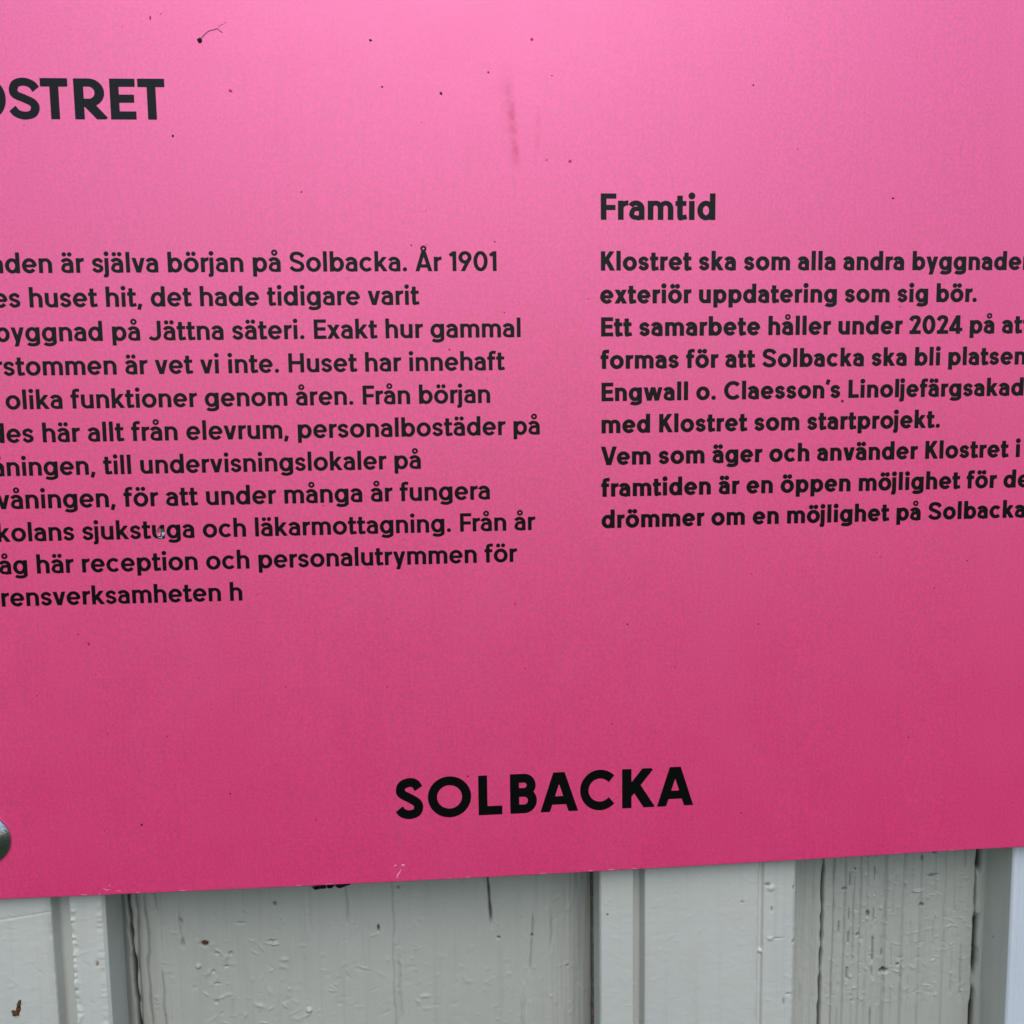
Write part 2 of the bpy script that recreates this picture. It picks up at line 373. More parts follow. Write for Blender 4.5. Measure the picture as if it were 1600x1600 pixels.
def logo(ch,g):
    h=g.h; hy=g.h*.96; g.hy=hy
    def fin(W): g.l=0; g.W=W; g.adv=W; return g
    if ch=='O': W=770; g.arc(W/2,CAP/2,W/2-h,CAP/2+12-hy,0,360,n=64); return fin(W)
    if ch=='L': W=430; g.line(h,0,h,CAP); g.line(h,hy,W,hy); return fin(W)
    if ch=='C':
        W=625; g.arc(385,CAP/2,385-h,CAP/2+12-hy,43,317,n=54); return fin(W)
    if ch=='A':
        W=670; e=h*1.02; g.line(e-8,-30,W/2-8,CAP+26); g.line(W-e+8,-30,W/2+8,CAP+26); g.line(110,200,W-110,200,.95)
        g.cut([(-90,0),(W+90,0),(W+90,-200),(-90,-200)]); g.cut([(-50,CAP),(W+50,CAP),(W+50,CAP+200),(-50,CAP+200)]); return fin(W)
    if ch=='K':
        W=585; g.line(h,0,h,CAP); g.line(h+30,265,W-h-34,CAP+24,1.0); g.line(h+150,390,W-h-10,-34,1.06)
        g.cut([(2*h+2,CAP),(900,CAP),(900,CAP+200),(2*h+2,CAP+200)]); g.cut([(-50,0),(900,0),(900,-200),(-50,-200)]); return fin(W)
    if ch=='B':
        W=480; g.line(h,0,h,CAP); yt=CAP-hy; ym=CAP/2+22; yb=hy
        for y0,y1,xr in((ym,yt,W-20),(yb,ym,W)):
            ry=(y1-y0)/2; cx=xr-h-ry
            g.line(h,y0,cx,y0); g.line(h,y1,cx,y1); g.arc(cx,(y0+y1)/2,ry,ry,90,-90)
        return fin(W)
    if ch=='S':
        W=490; t=CAP+12-hy; b=-12+hy; m=CAP/2
        g.spl([(W-h-2,t-112),(W-h-58,t-30),(W/2+8,t),(h+40,t-46),(h+4,t-150),(h+48,m+72),(W/2,m+8),(W-h-52,m-64),(W-h-6,b+146),(W-h-44,b+38),(W/2-10,b),(h+36,b+34),(h*.72,b+104)],1.0,n=10); return fin(W)
    raise KeyError(ch)

def contours(g, step=9.):
    x0,x1,y0,y1=-120,max(g.W,100)+120,-260,980
    nx=int((x1-x0)/step)+2; ny=int((y1-y0)/step)+2
    xs=x0+step*np.arange(nx)+.37; ys=y0+step*np.arange(ny)+.41
    X,Y=np.meshgrid(xs,ys); F=g.field(X,Y); F[np.abs(F)<1e-6]=1e-6
    ins=F<0
    def vx(j,i): # edge (j,i)-(j,i+1)
        a,b=F[j,i],F[j,i+1]; return (xs[i]+step*a/(a-b),ys[j])
    def vy(j,i):
        a,b=F[j,i],F[j+1,i]; return (xs[i],ys[j]+step*a/(a-b))
    nxt={}
    act=np.argwhere((ins[:-1,:-1].astype(int)+ins[:-1,1:]+ins[1:,:-1]+ins[1:,1:]) %4!=0)
    T={1:[('l','b')],2:[('b','r')],3:[('l','r')],4:[('r','t')],6:[('b','t')],7:[('l','t')],8:[('t','l')],9:[('t','b')],11:[('t','r')],12:[('r','l')],13:[('r','b')],14:[('b','l')],5:[('l','b'),('r','t')],10:[('b','r'),('t','l')]}
    for j,i in act:
        c=int(ins[j,i])+2*int(ins[j,i+1])+4*int(ins[j+1,i+1])+8*int(ins[j+1,i])
        e={'b':('x',j,i),'t':('x',j+1,i),'l':('y',j,i),'r':('y',j,i+1)}
        for a,b in T[c]: nxt[e[a]]=e[b]
    out=[]
    while nxt:
        k0=next(iter(nxt)); k=k0; loop=[]
        while k in nxt:
            loop.append(vx(k[1],k[2]) if k[0]=='x' else vy(k[1],k[2])); k=nxt.pop(k)
        if len(loop)>4: out.append(simplify(loop))
    return out
def simplify(P,tol=.7):
    P=[np.array(p) for p in P]
    def rdp(A):
        if len(A)<3: return A
        a,b=A[0],A[-1]; d=b-a; L=np.hypot(*d)+1e-9
        M=np.array(A[1:-1])-a; ds=np.abs(M[:,0]*d[1]-M[:,1]*d[0])/L
        k=int(ds.argmax())
        if ds[k]<tol: return [a,b]
        return rdp(A[:k+2])[:-1]+rdp(A[k+1:])
    m=len(P)//2
    return [tuple(p) for p in (rdp(P[:m+1])[:-1]+rdp(P[m:]+[P[0]])[:-1])]
KERN={'r.':-40,'Vv':0,'Ve':-20,'år':0,'ty':0,'ra':-12,'rä':-12,'rå':-12,'vå':-8,'ve':-6,'va':-8,'ry':6}
_G={}
def getg(ch,w,style='t'):
    k=(ch,w,style)
    if k not in _G: _G[k]=glyph(ch,w,style)
    return _G[k]
def layout(text,w):
    "list of (char, pen x), plus ink right edge"
    x=0;out=[];prev=''
    for ch in text:
        g=getg(ch,w); x+=KERN.get(prev+ch,0); out.append((ch,x,g)); x+=g.adv; prev=ch
    return out

# text, stroke weight, baseline (mm down), scale (mm per unit), left origin (mm)
LINES = [
    ('Byggnaden är själva början på Solbacka. År 1901', 132, -66.174, 0.007591, -157.396),
    ('flyttades huset hit, det hade tidigare varit', 132, -57.279, 0.007541, -157.379),
    ('huvudbyggnad på Jättna säteri. Exakt hur gammal', 132, -48.384, 0.007531, -156.677),
    ('timmerstommen är vet vi inte. Huset har innehaft', 132, -39.488, 0.007496, -157.676),
    ('många olika funktioner genom åren. Från början', 132, -30.593, 0.007491, -158.354),
    ('inreddes här allt från elevrum, personalbostäder på', 132, -21.698, 0.007570, -156.661),
    ('övervåningen, till undervisningslokaler på', 132, -12.803, 0.007481, -157.769),
    ('undervåningen, för att under många år fungera', 132, -3.908, 0.007649, -158.496),
    ('skolans sjukstuga och läkarmottagning. Från år', 132, 4.987, 0.007519, -143.286),
    ('låg här reception och personalutrymmen för', 132, 13.882, 0.007571, -141.745),
    ('konferensverksamheten h', 132, 22.777, 0.007514, -158.834),
    ('Klostret ska som alla andra byggnader', 157, -66.174, 0.007529, 24.744),
    ('exteriör uppdatering som sig bör.', 157, -57.279, 0.007504, 24.732),
    ('Ett samarbete håller under 2024 på att', 157, -48.384, 0.007580, 24.736),
    ('formas för att Solbacka ska bli platsen', 157, -39.488, 0.007496, 24.914),
    ('Engwall o. Claesson’s Linoljefärgsakademi', 157, -30.593, 0.007448, 24.813),
    ('med Klostret som startprojekt.', 157, -21.698, 0.007523, 24.863),
    ('Vem som äger och använder Klostret i', 157, -12.803, 0.007529, 24.971),
    ('framtiden är en öppen möjlighet för den', 157, -3.908, 0.007545, 24.978),
    ('drömmer om en möjlighet på Solbacka.', 157, 4.987, 0.007512, 24.944),
    ('Framtid', 150, -79.750, 0.010110, 24.615),
]

# ------------------------------------------------------------------ painted timber wall
rng = np.random.default_rng(7)
def vnoise(x, y, seed):
    "smooth 2-D value noise in 0..1, numpy arrays"
    xi = np.floor(x).astype(np.int64); yi = np.floor(y).astype(np.int64); fx = x - xi; fy = y - yi
    def hsh(a, b):
        h = (a * 374761393 + b * 668265263 + seed * 974634777) & 0xffffffff
        h = ((h ^ (h >> 13)) * 1274126177) & 0xffffffff
        return ((h ^ (h >> 16)) & 0xffff) / 65535.
    fx = fx*fx*(3-2*fx); fy = fy*fy*(3-2*fy)
    return (hsh(xi, yi)*(1-fx) + hsh(xi+1, yi)*fx)*(1-fy) + (hsh(xi, yi+1)*(1-fx) + hsh(xi+1, yi+1)*fx)*fy
def fbm(x, y, seed, o=3):
    return sum(vnoise(x*2**i, y*2**i, seed+i) * .5**i for i in range(o)) / (2 - .5**(o-1)) - .5
def vsamples(step):
    top = list(np.arange(-420, 96, 12.)); mid = list(np.arange(97, 168, step)); bot = list(np.arange(170, 421, 12.))
    return np.array(top + mid + bot)
def sheet(name, prof, height, mat, parent, step_v, label=None, side=None):
    """prof: closed-ish cross-section [(u, depth)] in mm, densely resampled where 'fine' = (first, last) span;
    height(u, v) -> (relief mm outwards, dirt 0..1) acts on the front face."""
    V = vsamples(step_v)
    U = np.array([p[0] for p in prof]); N = np.array([p[1] for p in prof]); W = np.array([p[2] for p in prof])  # W: share of the relief
    X = np.repeat(U[None, :], len(V), 0); Y = np.repeat(V[:, None], len(U), 1)
    h, d = height(X, Y)
    dep = N[None, :] - h * W[None, :]
    # the left and right faces get their relief sideways
    if len(prof[0]) > 3:
        SW = np.array([p[3] for p in prof]); X = X + h * SW[None, :]
    n, m = len(V), len(U)
    co = np.stack([X, dep, -Y], -1).reshape(-1, 3) * .001
    idx = np.arange(n*m).reshape(n, m)
    f = np.stack([idx[:-1, :-1], idx[1:, :-1], idx[1:, 1:], idx[:-1, 1:]], -1).reshape(-1, 4)
    me = bpy.data.meshes.new(name); me.vertices.add(n*m); me.vertices.foreach_set('co', co.ravel())
    me.loops.add(f.size); me.loops.foreach_set('vertex_index', f.ravel().astype(np.int32))
    me.polygons.add(len(f)); me.polygons.foreach_set('loop_start', np.arange(0, f.size, 4, dtype=np.int32)); me.polygons.foreach_set('loop_total', np.full(len(f), 4, np.int32))
    at = me.attributes.new('dirt', 'FLOAT', 'POINT'); at.data.foreach_set('value', (d * W[None, :]).ravel().astype(np.float32))
    me.update(); me.validate()
    o = link(name, me, mat, parent, smooth=True)
    if side:   # the first columns (the left flank) wear grey-green paint with bounced light lightened in
        me.materials.append(side[0])
        me.polygons.foreach_set('material_index', np.tile((np.arange(m-1) < side[1]).astype(np.int32), n-1))
    if label: o['label'] = label
    return o
def crack(X, Y, pts, w, dep, jag=.5, seed=1, dirt=1., dash=0., fade=6.):
    "groove along a polyline of (u, v): relief and dirt"
    P = np.array(pts, float); vs = P[:, 1]; uc = np.interp(Y, vs, P[:, 0]) + jag * fbm(Y/7. + seed*7, Y*0 + seed, seed, 4) * 2
    wm = w * (.55 + .9 * vnoise(Y/3.1, Y*0 + seed, seed + 3))
    inn = np.clip((Y - vs[0]) / fade, 0, 1) * np.clip((vs[-1] - Y) / fade, 0, 1)
    if dash: inn = inn * np.clip((vnoise(Y/dash, Y*0 + seed, seed + 9) - .42) * 6, 0, 1)
    q = np.exp(-((X - uc) / wm)**2) * inn
    return -dep * q, dirt * np.clip(q * 1.6 - .5, 0, 1)
def bumps(X, Y, n, u0, u1, v0, v1, seed, amp=.3, lu=1., lv=.5, tilt=.6):
    r = np.random.default_rng(seed); H = np.zeros_like(X)
    for i in range(n):
        a, b = r.uniform(u0, u1), r.uniform(v0, v1); t = r.normal(0, tilt); A = r.uniform(.3, 1) * amp * (1 if r.random() < .65 else -.8)
        su, sv = lu * r.uniform(.4, 1.5), lv * r.uniform(.4, 1.4)
        msk = (np.abs(X[0] - a) < 3.2*su + 1); rows = (np.abs(Y[:, 0] - b) < 3.2*su + 1)
        if not msk.any() or not rows.any(): continue
        ix = np.ix_(rows, msk); dx, dy = X[ix] - a, Y[ix] - b
        p = dx*math.cos(t) + dy*math.sin(t); q = -dx*math.sin(t) + dy*math.cos(t)
        H[ix] += A * np.exp(-(p/su)**2 - (q/sv)**2)
    return H
def pits(X, Y, lst):
    H = np.zeros_like(X); D = np.zeros_like(X)
    for u, v, ru, rv, dep, dirt in lst:
        q = np.exp(-(((X-u)/ru)**2 + ((Y-v)/rv)**2)**1.5); H -= dep*q; D = np.maximum(D, dirt*np.clip(q*1.7-.4, 0, 1))
    return H, D
BD, LF = 18.5, 4.0
def board_left(X, Y):
    H = .45 * fbm(X/9., Y/60., 11) + .48 * fbm(X/2.0, Y/34., 12, 3) + .24 * fbm(X/.75, Y/26., 16, 2)
    H -= 3.6*np.clip((-104-X)/16, 0, 1)**1.5 + 4.2*np.clip((X-4)/21, 0, 1)**1.6    # cupped shape added: edges curl back to deepen the shade beside the battens + .12 * fbm(X/1.3, Y/1.3, 13, 2) + .35*fbm(X/22., Y/30., 14, 2)
    # shallow vertical ridges at the upper part, fading downwards
    rid = fbm(X/2.6, Y/90., 15, 2); H += .55 * rid * np.clip((138 + 12*fbm(X/14., Y*0, 5) - Y)/26, .12, 1)
    D = np.zeros_like(X)
    for c in ([([(-118.3, 60), (-118.2, 121), (-117.2, 150), (-116.6, 200)], .55, 3.0, .3, 1, 1., 0, 6)],
              [([(-116.0, 112), (-115.4, 125), (-115.9, 138), (-116.4, 170)], .35, .7, .5, 2, .45, 0, 8)],
              [([(-113.6, 114), (-112.4, 130), (-113.2, 140), (-112.2, 190)], .38, .6, .7, 3, .40, 0, 8)],
              [([(-108.9, 140), (-108.4, 150), (-108.2, 200)], .3, .5, .4, 4, .35, 0, 4)],
              [([(-110.2, 112), (-109.2, 124)], .35, .5, .3, 5, .3, 0, 3)],
              [([(-103, 121), (-102, 136)], .3, .5, .4, 6, .3, 9, 4)],
              [([(-7.9, 90), (-7.8, 118), (-6.9, 131), (-6.6, 134)], .38, 1.3, .25, 7, .9, 0, 4)],
              [([(-10.4, 108), (-8.9, 120)], .3, .5, .2, 8, .3, 0, 3)],
              [([(6.4, 128), (5.4, 146), (5.2, 150)], .28, .5, .3, 9, .35, 0, 3)],
              [([(-37.6, 110), (-37.2, 130), (-37.9, 145), (-37.0, 180)], .30, .35, .7, 10, .22, 0, 6)],
              [([(2.9, 152), (2.6, 190)], .45, -.5, .3, 11, 0, 0, 4)],
              [([(-63, 112), (-62.4, 132)], .40, -.5, .4, 12, 0, 0, 4)],
              [([(-78, 106), (-77.6, 128)], .45, -.5, .3, 13, 0, 0, 6)],
              [([(-83, 108), (-82.8, 126)], .40, -.4, .3, 14, 0, 0, 6)],
              [([(-71, 106), (-70.6, 120)], .35, .4, .3, 15, .15, 0, 6)],
              [([(-52.6, 108), (-51.5, 131)], .35, .45, .8, 16, .2, 0, 4)],
              [([(-36, 139), (-35.6, 165)], .35, .4, .8, 17, .15, 0, 5)],
              [([(12.5, 128), (11.8, 144)], .35, .4, .5, 18, .25, 0, 5)]):
        for pts, w, dep, jag, seed, dirt, dash, fade in c:
            h, d = crack(X, Y, pts, w, dep, jag, seed, dirt, dash, fade); H += h; D = np.maximum(D, d)
    H += bumps(X, Y, 190, -112, 24, 122, 168, 21, .20, 1.2, .5)
    H += bumps(X, Y, 34, -100, -70, 132, 165, 22, .42, 1.1, .45, .7)
    H += bumps(X, Y, 26, -60, -25, 108, 165, 24, .28, 1.1, .45, .7)
    H += bumps(X, Y, 260, -112, 24, 118, 168, 25, .16, .55, .5, .9)
    h, d = pits(X, Y, [(-95.2, 133.8, 1.1, .8, 1.8, 1.), (-101.7, 133, .45, 1.8, .7, .3), (-91.5, 137, .7, .5, .7, .4), (-87.6, 137.4, .6, .6, .7, .35), (-74.8, 133.9, 1.1, .4, .8, .45),
        (-74.0, 135, 1.2, .35, -.6, 0), (-84, 127.5, 1.3, .35, .6, .35), (-73.5, 122, .5, .8, .8, .6), (-102, 126, .5, .9, .6, .4), (-42.1, 131.7, .35, 1.1, 1.1, 1.), (-64.3, 157.5, .8, .7, -.9, 0), (-59.8, 117.0, 1.9, .7, 2.2, 1.), (-56.6, 116.4, 1.1, .6, 2., 1.),
        (-52.4, 116.2, 2.4, .7, 2.4, 1.), (-35.4, 113.6, 1.4, .6, 1.5, .9), (-35.6, 119, .5, .6, .6, .5), (-4.6, 137, .45, .45, .8, .8), (6.0, 137, .4, .5, .9, .9), (17.5, 149, .4, .4, .5, .6),
        (-93, 143, .5, .5, .6, .25), (-97.5, 141, .7, .6, -.8, 0), (-89, 141.5, .7, .35, .6, .35), (-92, 147, .9, .3, .5, .3), (-92.5, 153, .6, .6, .6, .3)]); H += h; D = np.maximum(D, d)
    return H, D
def board_right(X, Y):
    H = -2.2*np.clip((100-X)/14, 0, 1) + .25 * fbm(X/5., Y/60., 31) + .28 * fbm(X/1.6, Y/40., 32, 3) + .14 * fbm(X/1.2, Y/1.6, 33, 2)  # left part shaped further back so that shade darkens it beside the batten
    D = np.zeros_like(X)
    for i, (u, w, dep, dirt, dash) in enumerate([(100.7, .36, 1.7, .85, 0), (104.4, .26, .6, .30, 0), (106.6, .30, .7, .30, 5), (108.2, .24, .5, .2, 0), (109.6, .28, .6, .45, 4), (111.2, .2, .4, .2, 6), (113.4, .26, .5, .2, 0), (115.6, .2, .3, .1, 0),
            (117.9, .24, .7, .50, 3.4), (121.8, .60, .7, .12, 0), (124.4, .22, .3, .1, 8), (127.8, .40, .5, .15, 0), (130.6, .22, .3, .1, 9), (133.8, .36, .45, .12, 0), (138.5, .3, .35, .1, 9), (141.9, .3, .35, .1, 0), (145.0, .22, .3, .1, 7),
            (153.0, .70, 2.4, 1.0, 9.0), (152.3, .34, .9, .7, 0), (148.2, .3, .5, .2, 9), (94.2, .25, .3, .12, 9), (97.6, .3, .35, .1, 0)]):
        h, d = crack(X, Y, [(u, 60), (u-.5, 130), (u-.9, 200)], w, dep, .22, 40+i, dirt, dash, 6); H += h; D = np.maximum(D, d)
    H += bumps(X, Y, 120, 102, 124, 112, 178, 51, .24, .7, .34, .9)
    H += .30 * fbm(X/.8, Y/18., 37, 2)
    H += .22 * fbm(X/.55, Y/30., 36, 2)
    H += bumps(X, Y, 150, 122, 151, 112, 178, 52, .30, .95, .40, .7)
    H += bumps(X, Y, 60, 110, 120, 112, 175, 53, .4, .45, .5, .8)
    h, d = pits(X, Y, [(137.5, 116, 1.0, .55, 1.3, .9), (137, 124, 1.7, .5, .9, .6), (133.2, 118, .4, .9, .9, .6), (132.0, 129, 1.7, .4, -.8, 0), (115.5, 136, .6, 1.1, 1.1, .6), (107.4, 127, .8, .5, 1., .6), (112.3, 143, .6, .5, 1., .7),
        (121.3, 156, 1.4, .8, 1.6, .8), (133.5, 134, .8, .6, 1., .6), (126, 154, .5, .5, .9, .6), (120.6, 150, .4, 1.5, .8, .5)]); H += h; D = np.maximum(D, d)
    return H, D
def lath_h(seed, extra=None, rough=1.):
    def f(X, Y):
        H = rough * (.10 * fbm(X/6., Y/20., seed) + .10 * fbm(X/1.8, Y/1.4, seed+1, 3) + .08 * fbm(X/1.2, Y/14., seed+2)); D = np.zeros_like(X)
        H += bumps(X, Y, 110, X.min()+2, X.max()-2, 108, 175, seed+3, .12*rough, 1.2, .35, .5)
        if extra:
            h, d = extra(X, Y); H = H + h; D = np.maximum(D, d)
        return H, D
    return f
def seg(a, b, n, w0=1., w1=1., s=0.):
    return [(a[0] + (b[0]-a[0])*i/n, a[1] + (b[1]-a[1])*i/n, w0 + (w1-w0)*i/n, s) for i in range(n)]
def lath_profile(u0, u1, gl, gr, depth=LF, back=18.3):
    "moulded cover strip: outer flats, two grooves, raised middle; gl / gr = (start, end, groove depth)"
    p = [(u0, back, 0, 0)] + seg((u0, back), (u0, depth+1.0), 24, 0, 0, -.6)
    p += seg((u0, depth+1.0), (u0+.5, depth+.2), 3, .3, .8) + seg((u0+.5, depth+.2), (gl[0], depth), max(8, int((gl[0]-u0)/.3)))
    p += seg((gl[0], depth), (gl[0]+.9, depth+gl[2]), 5) + seg((gl[0]+.9, depth+gl[2]), (gl[1]-.9, depth+gl[2]), 5) + seg((gl[1]-.9, depth+gl[2]), (gl[1], depth-.3), 5)
    p += seg((gl[1], depth-.3), (gr[0], depth-.3), int((gr[0]-gl[1])/.32))
    p += seg((gr[0], depth-.3), (gr[0]+.6, depth+gr[2]), 5) + seg((gr[0]+.6, depth+gr[2]), (gr[1]-.6, depth+gr[2]), 5) + seg((gr[1]-.6, depth+gr[2]), (gr[1], depth), 5)
    e = 1.0
    p += seg((gr[1], depth), (u1-e, depth+.1), max(8, int((u1-e-gr[1])/.3))) + seg((u1-e, depth+.1), (u1-.1, depth+.9), 6, 1, .5, .3) + seg((u1-.1, depth+.9), (u1, back), 30, 0, 0, .6)
    return p + [(u1, back, 0, 0)]
def flat_profile(u0, u1, depth, step, back=26):
    n = int((u1-u0)/step)
    return [(u0, back, 0, 0)] + seg((u0, depth), (u1, depth), n) + [(u1, depth, 1, 0), (u1, back, 0, 0)]
wall = thing('timber_wall', 'pale grey-green painted board and batten timber wall behind the pink sign', 'wall', (0, 0, 0))
sheet('board', flat_profile(-124, 30, BD, .27), board_left, MAT_PAINT, wall, .27, 'wide board with a dark crack and knobbly paint, between the two moulded battens')
sheet('board', flat_profile(82, 158, BD, .2), board_right, MAT_PAINT, wall, .22, 'narrow rough board with combed vertical ridges beside the bluish white casing')
sheet('board', flat_profile(-320, -174, BD, 2.), lambda X, Y: (.3*fbm(X/9., Y/60., 61), X*0), MAT_PAINT, wall, 4.)
def ex_left(X, Y):
    h, d = pits(X, Y, [(-122.4, 129.9, .5, .9, .3, .4)]); D = d
    # one thin scratch running down to the left
    t = np.abs(Y - (113.1 + (X + 134.2)*(-.119))) ; q = np.exp(-(t/.22)**2) * (X < -134); h = h - .25*q
    # ragged lip of paint along the groove and the corner
    h = h + .9*np.exp(-((X+129.0 - 1.1*vnoise(Y/2.9, Y*0, 75))/.7)**2)*(vnoise(Y/4.1, Y*0, 71)*.8 + .8*vnoise(Y/.9, Y*0, 77) - .62) + .5*np.exp(-((X+134.2)/.5)**2)*vnoise(Y/2., Y*0, 72) + .5*np.exp(-((X+121.0)/.8)**2)*(vnoise(Y/3.3, X*0, 73)*.7+vnoise(Y/.8, X*0, 74)*.7-.6)
    return h, D
def ex_mid(X, Y):
    h, d = pits(X, Y, [(76.9, 116.5, .9, .5, .6, .6), (78.0, 117.6, 1.0, .9, -.5, 0), (78.3, 124.5, .3, .8, .5, .6), (78., 134, 1.0, .5, -.6, 0), (75., 138, .6, .6, -.6, 0), (85.3, 118, .4, .8, .6, .7), (85.5, 135.5, .5, .7, .8, .8), (69, 121.5, .3, .3, .5, .7), (82.6, 155, .3, 1.3, .4, .5), (84, 152.5, .8, .3, .4, .4)])
    q = np.exp(-((Y-134.0)/.2)**2)*np.clip((X-76)/2, 0, 1)*np.clip((83-X)/3, 0, 1); h = h - .4*q; D = np.maximum(d, .4*q)
    h = h + .35*np.exp(-((X-73.6)/.35)**2)*vnoise(Y/3., Y*0, 81) + .3*np.exp(-((X-85.4)/.6)**2)*(vnoise(Y/1.5, Y*0, 82)-.3)
    return h, D
sheet('batten', lath_profile(-180, -119.2, (-171.5, -168, 1.6), (-134.2, -129.0, 5.4)), lath_h(91, ex_left, 1.), MAT_LATH, wall, .3, 'moulded batten at lower left with ragged paint along its groove')
sheet('batten', lath_profile(25.2, 86.0, (35.4, 39.0, 4.6), (73.7, 75.8, .9)), lath_h(95, ex_mid, .8), MAT_LATH, wall, .3, 'smoother moulded batten right of the wide board')
def casing_h(X, Y):
    H = .12*fbm(X/.7, Y/80., 101, 2) + .05*fbm(X/2, Y/2, 102); D = X*0
    H = H - .3*np.exp(-((X-157.1)/.25)**2) - .22*np.exp(-((X-158.6)/.25)**2) + .15*np.exp(-((X-160.6)/.4)**2)
    return H, D
cp = [(154.9, 26, 0, 0)] + seg((154.9, 20), (154.9, LF+.6), 40, 0, 0, -1.) + seg((154.9, LF+.6), (155.5, LF+.05), 3) + seg((155.5, LF+.05), (171, LF), 80) + seg((171, LF), (262, LF), 90) + [(262, LF, 0, 0), (262, 26, 0, 0)]
sheet('casing', cp, casing_h, MAT_WHITE, wall, .35, 'bluish white casing board at the right edge', side=(MAT_SIDE, 41))
# an unpainted sliver showing where the second batten meets the board
sv = [(24.55, BD-1.5), (25.1, BD-1.5)]
vs = []; fs = []
for i in range(60):
    z = 60 + i*3.; a = .28*float(fbm(np.array([z/6.]), np.array([3.3]), 111)[0])
    vs += [((24.72+a)*.001, (BD-2.2)*.001, -z*.001), ((25.15)*.001, (BD-2.6)*.001, -z*.001), ((25.15)*.001, (BD+1)*.001, -z*.001), ((24.72+a)*.001, (BD+1)*.001, -z*.001)]
    if i:
        k = 4*i
        for j in range(4): fs.append((k-4+j, k+j, k+(j+1) % 4, k-4+(j+1) % 4))
gap = link('bare_wood_edge', mesh('bare_wood_edge', vs, fs), plain('bare_wood', (.12, .092, .07), .8, .2, 0, .5, 700), wall)
back = mesh('wall_backing', [(x, y, z) for x in (-.36, .30) for y in (.0262, .045) for z in (-.42, .42)], [(0, 1, 3, 2), (4, 6, 7, 5), (0, 4, 5, 1), (2, 3, 7, 6), (0, 2, 6, 4), (1, 5, 7, 3)])
link('wall_backing', back, MAT_PAINT, wall)

# ------------------------------------------------------------------ the sign
sign = thing('information_sign', 'bright pink information sign with black Swedish text screwed to the grey timber wall', 'sign', (0, 0, 0))
U0, U1, V0, V1, TH = -170., 187., -147., 106.65, 3.0
def sign_panel():
    us = np.unique(np.concatenate([[U0, U0+.12, U0+.3, U0+.32, U0+.6], np.arange(U0+2, U1-1, 2.), [U1-.6, U1-.32, U1-.3, U1-.12, U1]]))
    vsn = np.concatenate([[V0, V0+.12, V0+.3, V0+.32, V0+.6], np.arange(V0+20, V1-5, 20.), [V1-.6, V1-.32, V1-.3, V1-.12, V1]])
    vs, fs, mi = [], [], []
    def off(a, lo, hi):   # eased edge
        d = min(a-lo, hi-a); return .3*(1-math.sqrt(max(0, 1-(1-min(d, .3)/.3)**2)))
    nu, nv = len(us), len(vsn)
    for v in vsn:
        for u in us:
            vs.append(S(u, v, -max(off(u, U0, U1), off(v, V0, V1))))
    for j in range(nv-1):
        for i in range(nu-1):
            fs.append((j*nu+i, (j+1)*nu+i, (j+1)*nu+i+1, j*nu+i+1)); mi.append(0)
    b = len(vs)
    for v in (V0, V1):
        for u in us: vs.append(S(u, v, -TH))
    for i in range(nu-1):
        fs.append((i, i+1, b+i+1, b+i)); mi.append(1)
        q = (nv-1)*nu; fs.append((q+i+1, q+i, b+nu+i, b+nu+i+1)); mi.append(1)
        fs.append((b+i, b+i+1, b+nu+i+1, b+nu+i)); mi.append(2)
    for j in range(nv-1):
        pass
    fs.append(tuple([j*nu for j in range(nv-1, -1, -1)] + [b, b+nu])); mi.append(1)
    fs.append(tuple([j*nu+nu-1 for j in range(nv)] + [b+2*nu-1, b+nu-1])); mi.append(1)
    me = mesh('panel', vs, fs)
    for m in (MAT_PINK, MAT_EDGE, MAT_BACK): me.materials.append(m)
    me.polygons.foreach_set('material_index', mi)
    me.polygons.foreach_set('use_smooth', [m == 0 for m in mi])
    o = bpy.data.objects.new('panel', me); C.objects.link(o); o.parent = sign; return o
sign_panel()

_tri = {}
def tri(ch, w, style):
    k = (ch, w, style)
    if k not in _tri:
        g = getg(ch, w, style)
        if not g.pr: _tri[k] = ([], [])
        else:
            loops = contours(g); P = []; E = []
            for L in loops:
                a = len(P); P += L; E += [(a+i, a+(i+1) % len(L)) for i in range(len(L))]
            r = delaunay_2d_cdt([Vector(p) for p in P], E, [], 1, 1e-4)
            V = [(v.x, v.y) for v in r[0]]; F = [tuple(f) for f in r[2]]
            cen = np.array([np.mean([V[i] for i in f], axis=0) for f in F])
            keep = g.field(cen[:, 0], cen[:, 1]) < 0
            _tri[k] = (V, [f for f, q in zip(F, keep) if q])
    return _tri[k]
def letters(name, items, v, sy, label=None, out=.035):
    "items: (char, weight, style, left ink u, horizontal scale)"
    vs, fs = [], []
    for ch, w, st, u, sx in items:
        P, F = tri(ch, w, st); a = len(vs)
        vs += [S(u + x*sx, v - y*sy, out) for x, y in P]
        for f in F:
            q = [a+i for i in f]
            p0, p1, p2 = (vs[i] for i in q[:3])
            if (p1[0]-p0[0])*(p2[2]-p0[2]) - (p1[2]-p0[2])*(p2[0]-p0[0]) < 0: q = q[::-1]
            fs.append(tuple(q))
    me = mesh(name, vs, fs); o = link(name, me, MAT_INK, sign)
    if label: o['label'] = label
    return o
VY = 0.978
for text, w, v, s, o in LINES:
    items = [(ch, w, 't', o + (px + g.l)*s, s) for ch, px, g in layout(text, w) if g.pr]
    letters('text_line' if s < .009 else 'subheading', items, v, s*VY)
def spread(word, w, style, ext, v, sy, name, label):
    items = []
    for ch, (a, b) in zip(word, ext):
        g = getg(ch, w, style); P, F = tri(ch, w, style)
        x0, x1 = min(p[0] for p in P), max(p[0] for p in P); sx = (b-a)/(x1-x0)
        items.append((ch, w, style, a - x0*sx, sx))
    letters(name, items, v, sy, label)
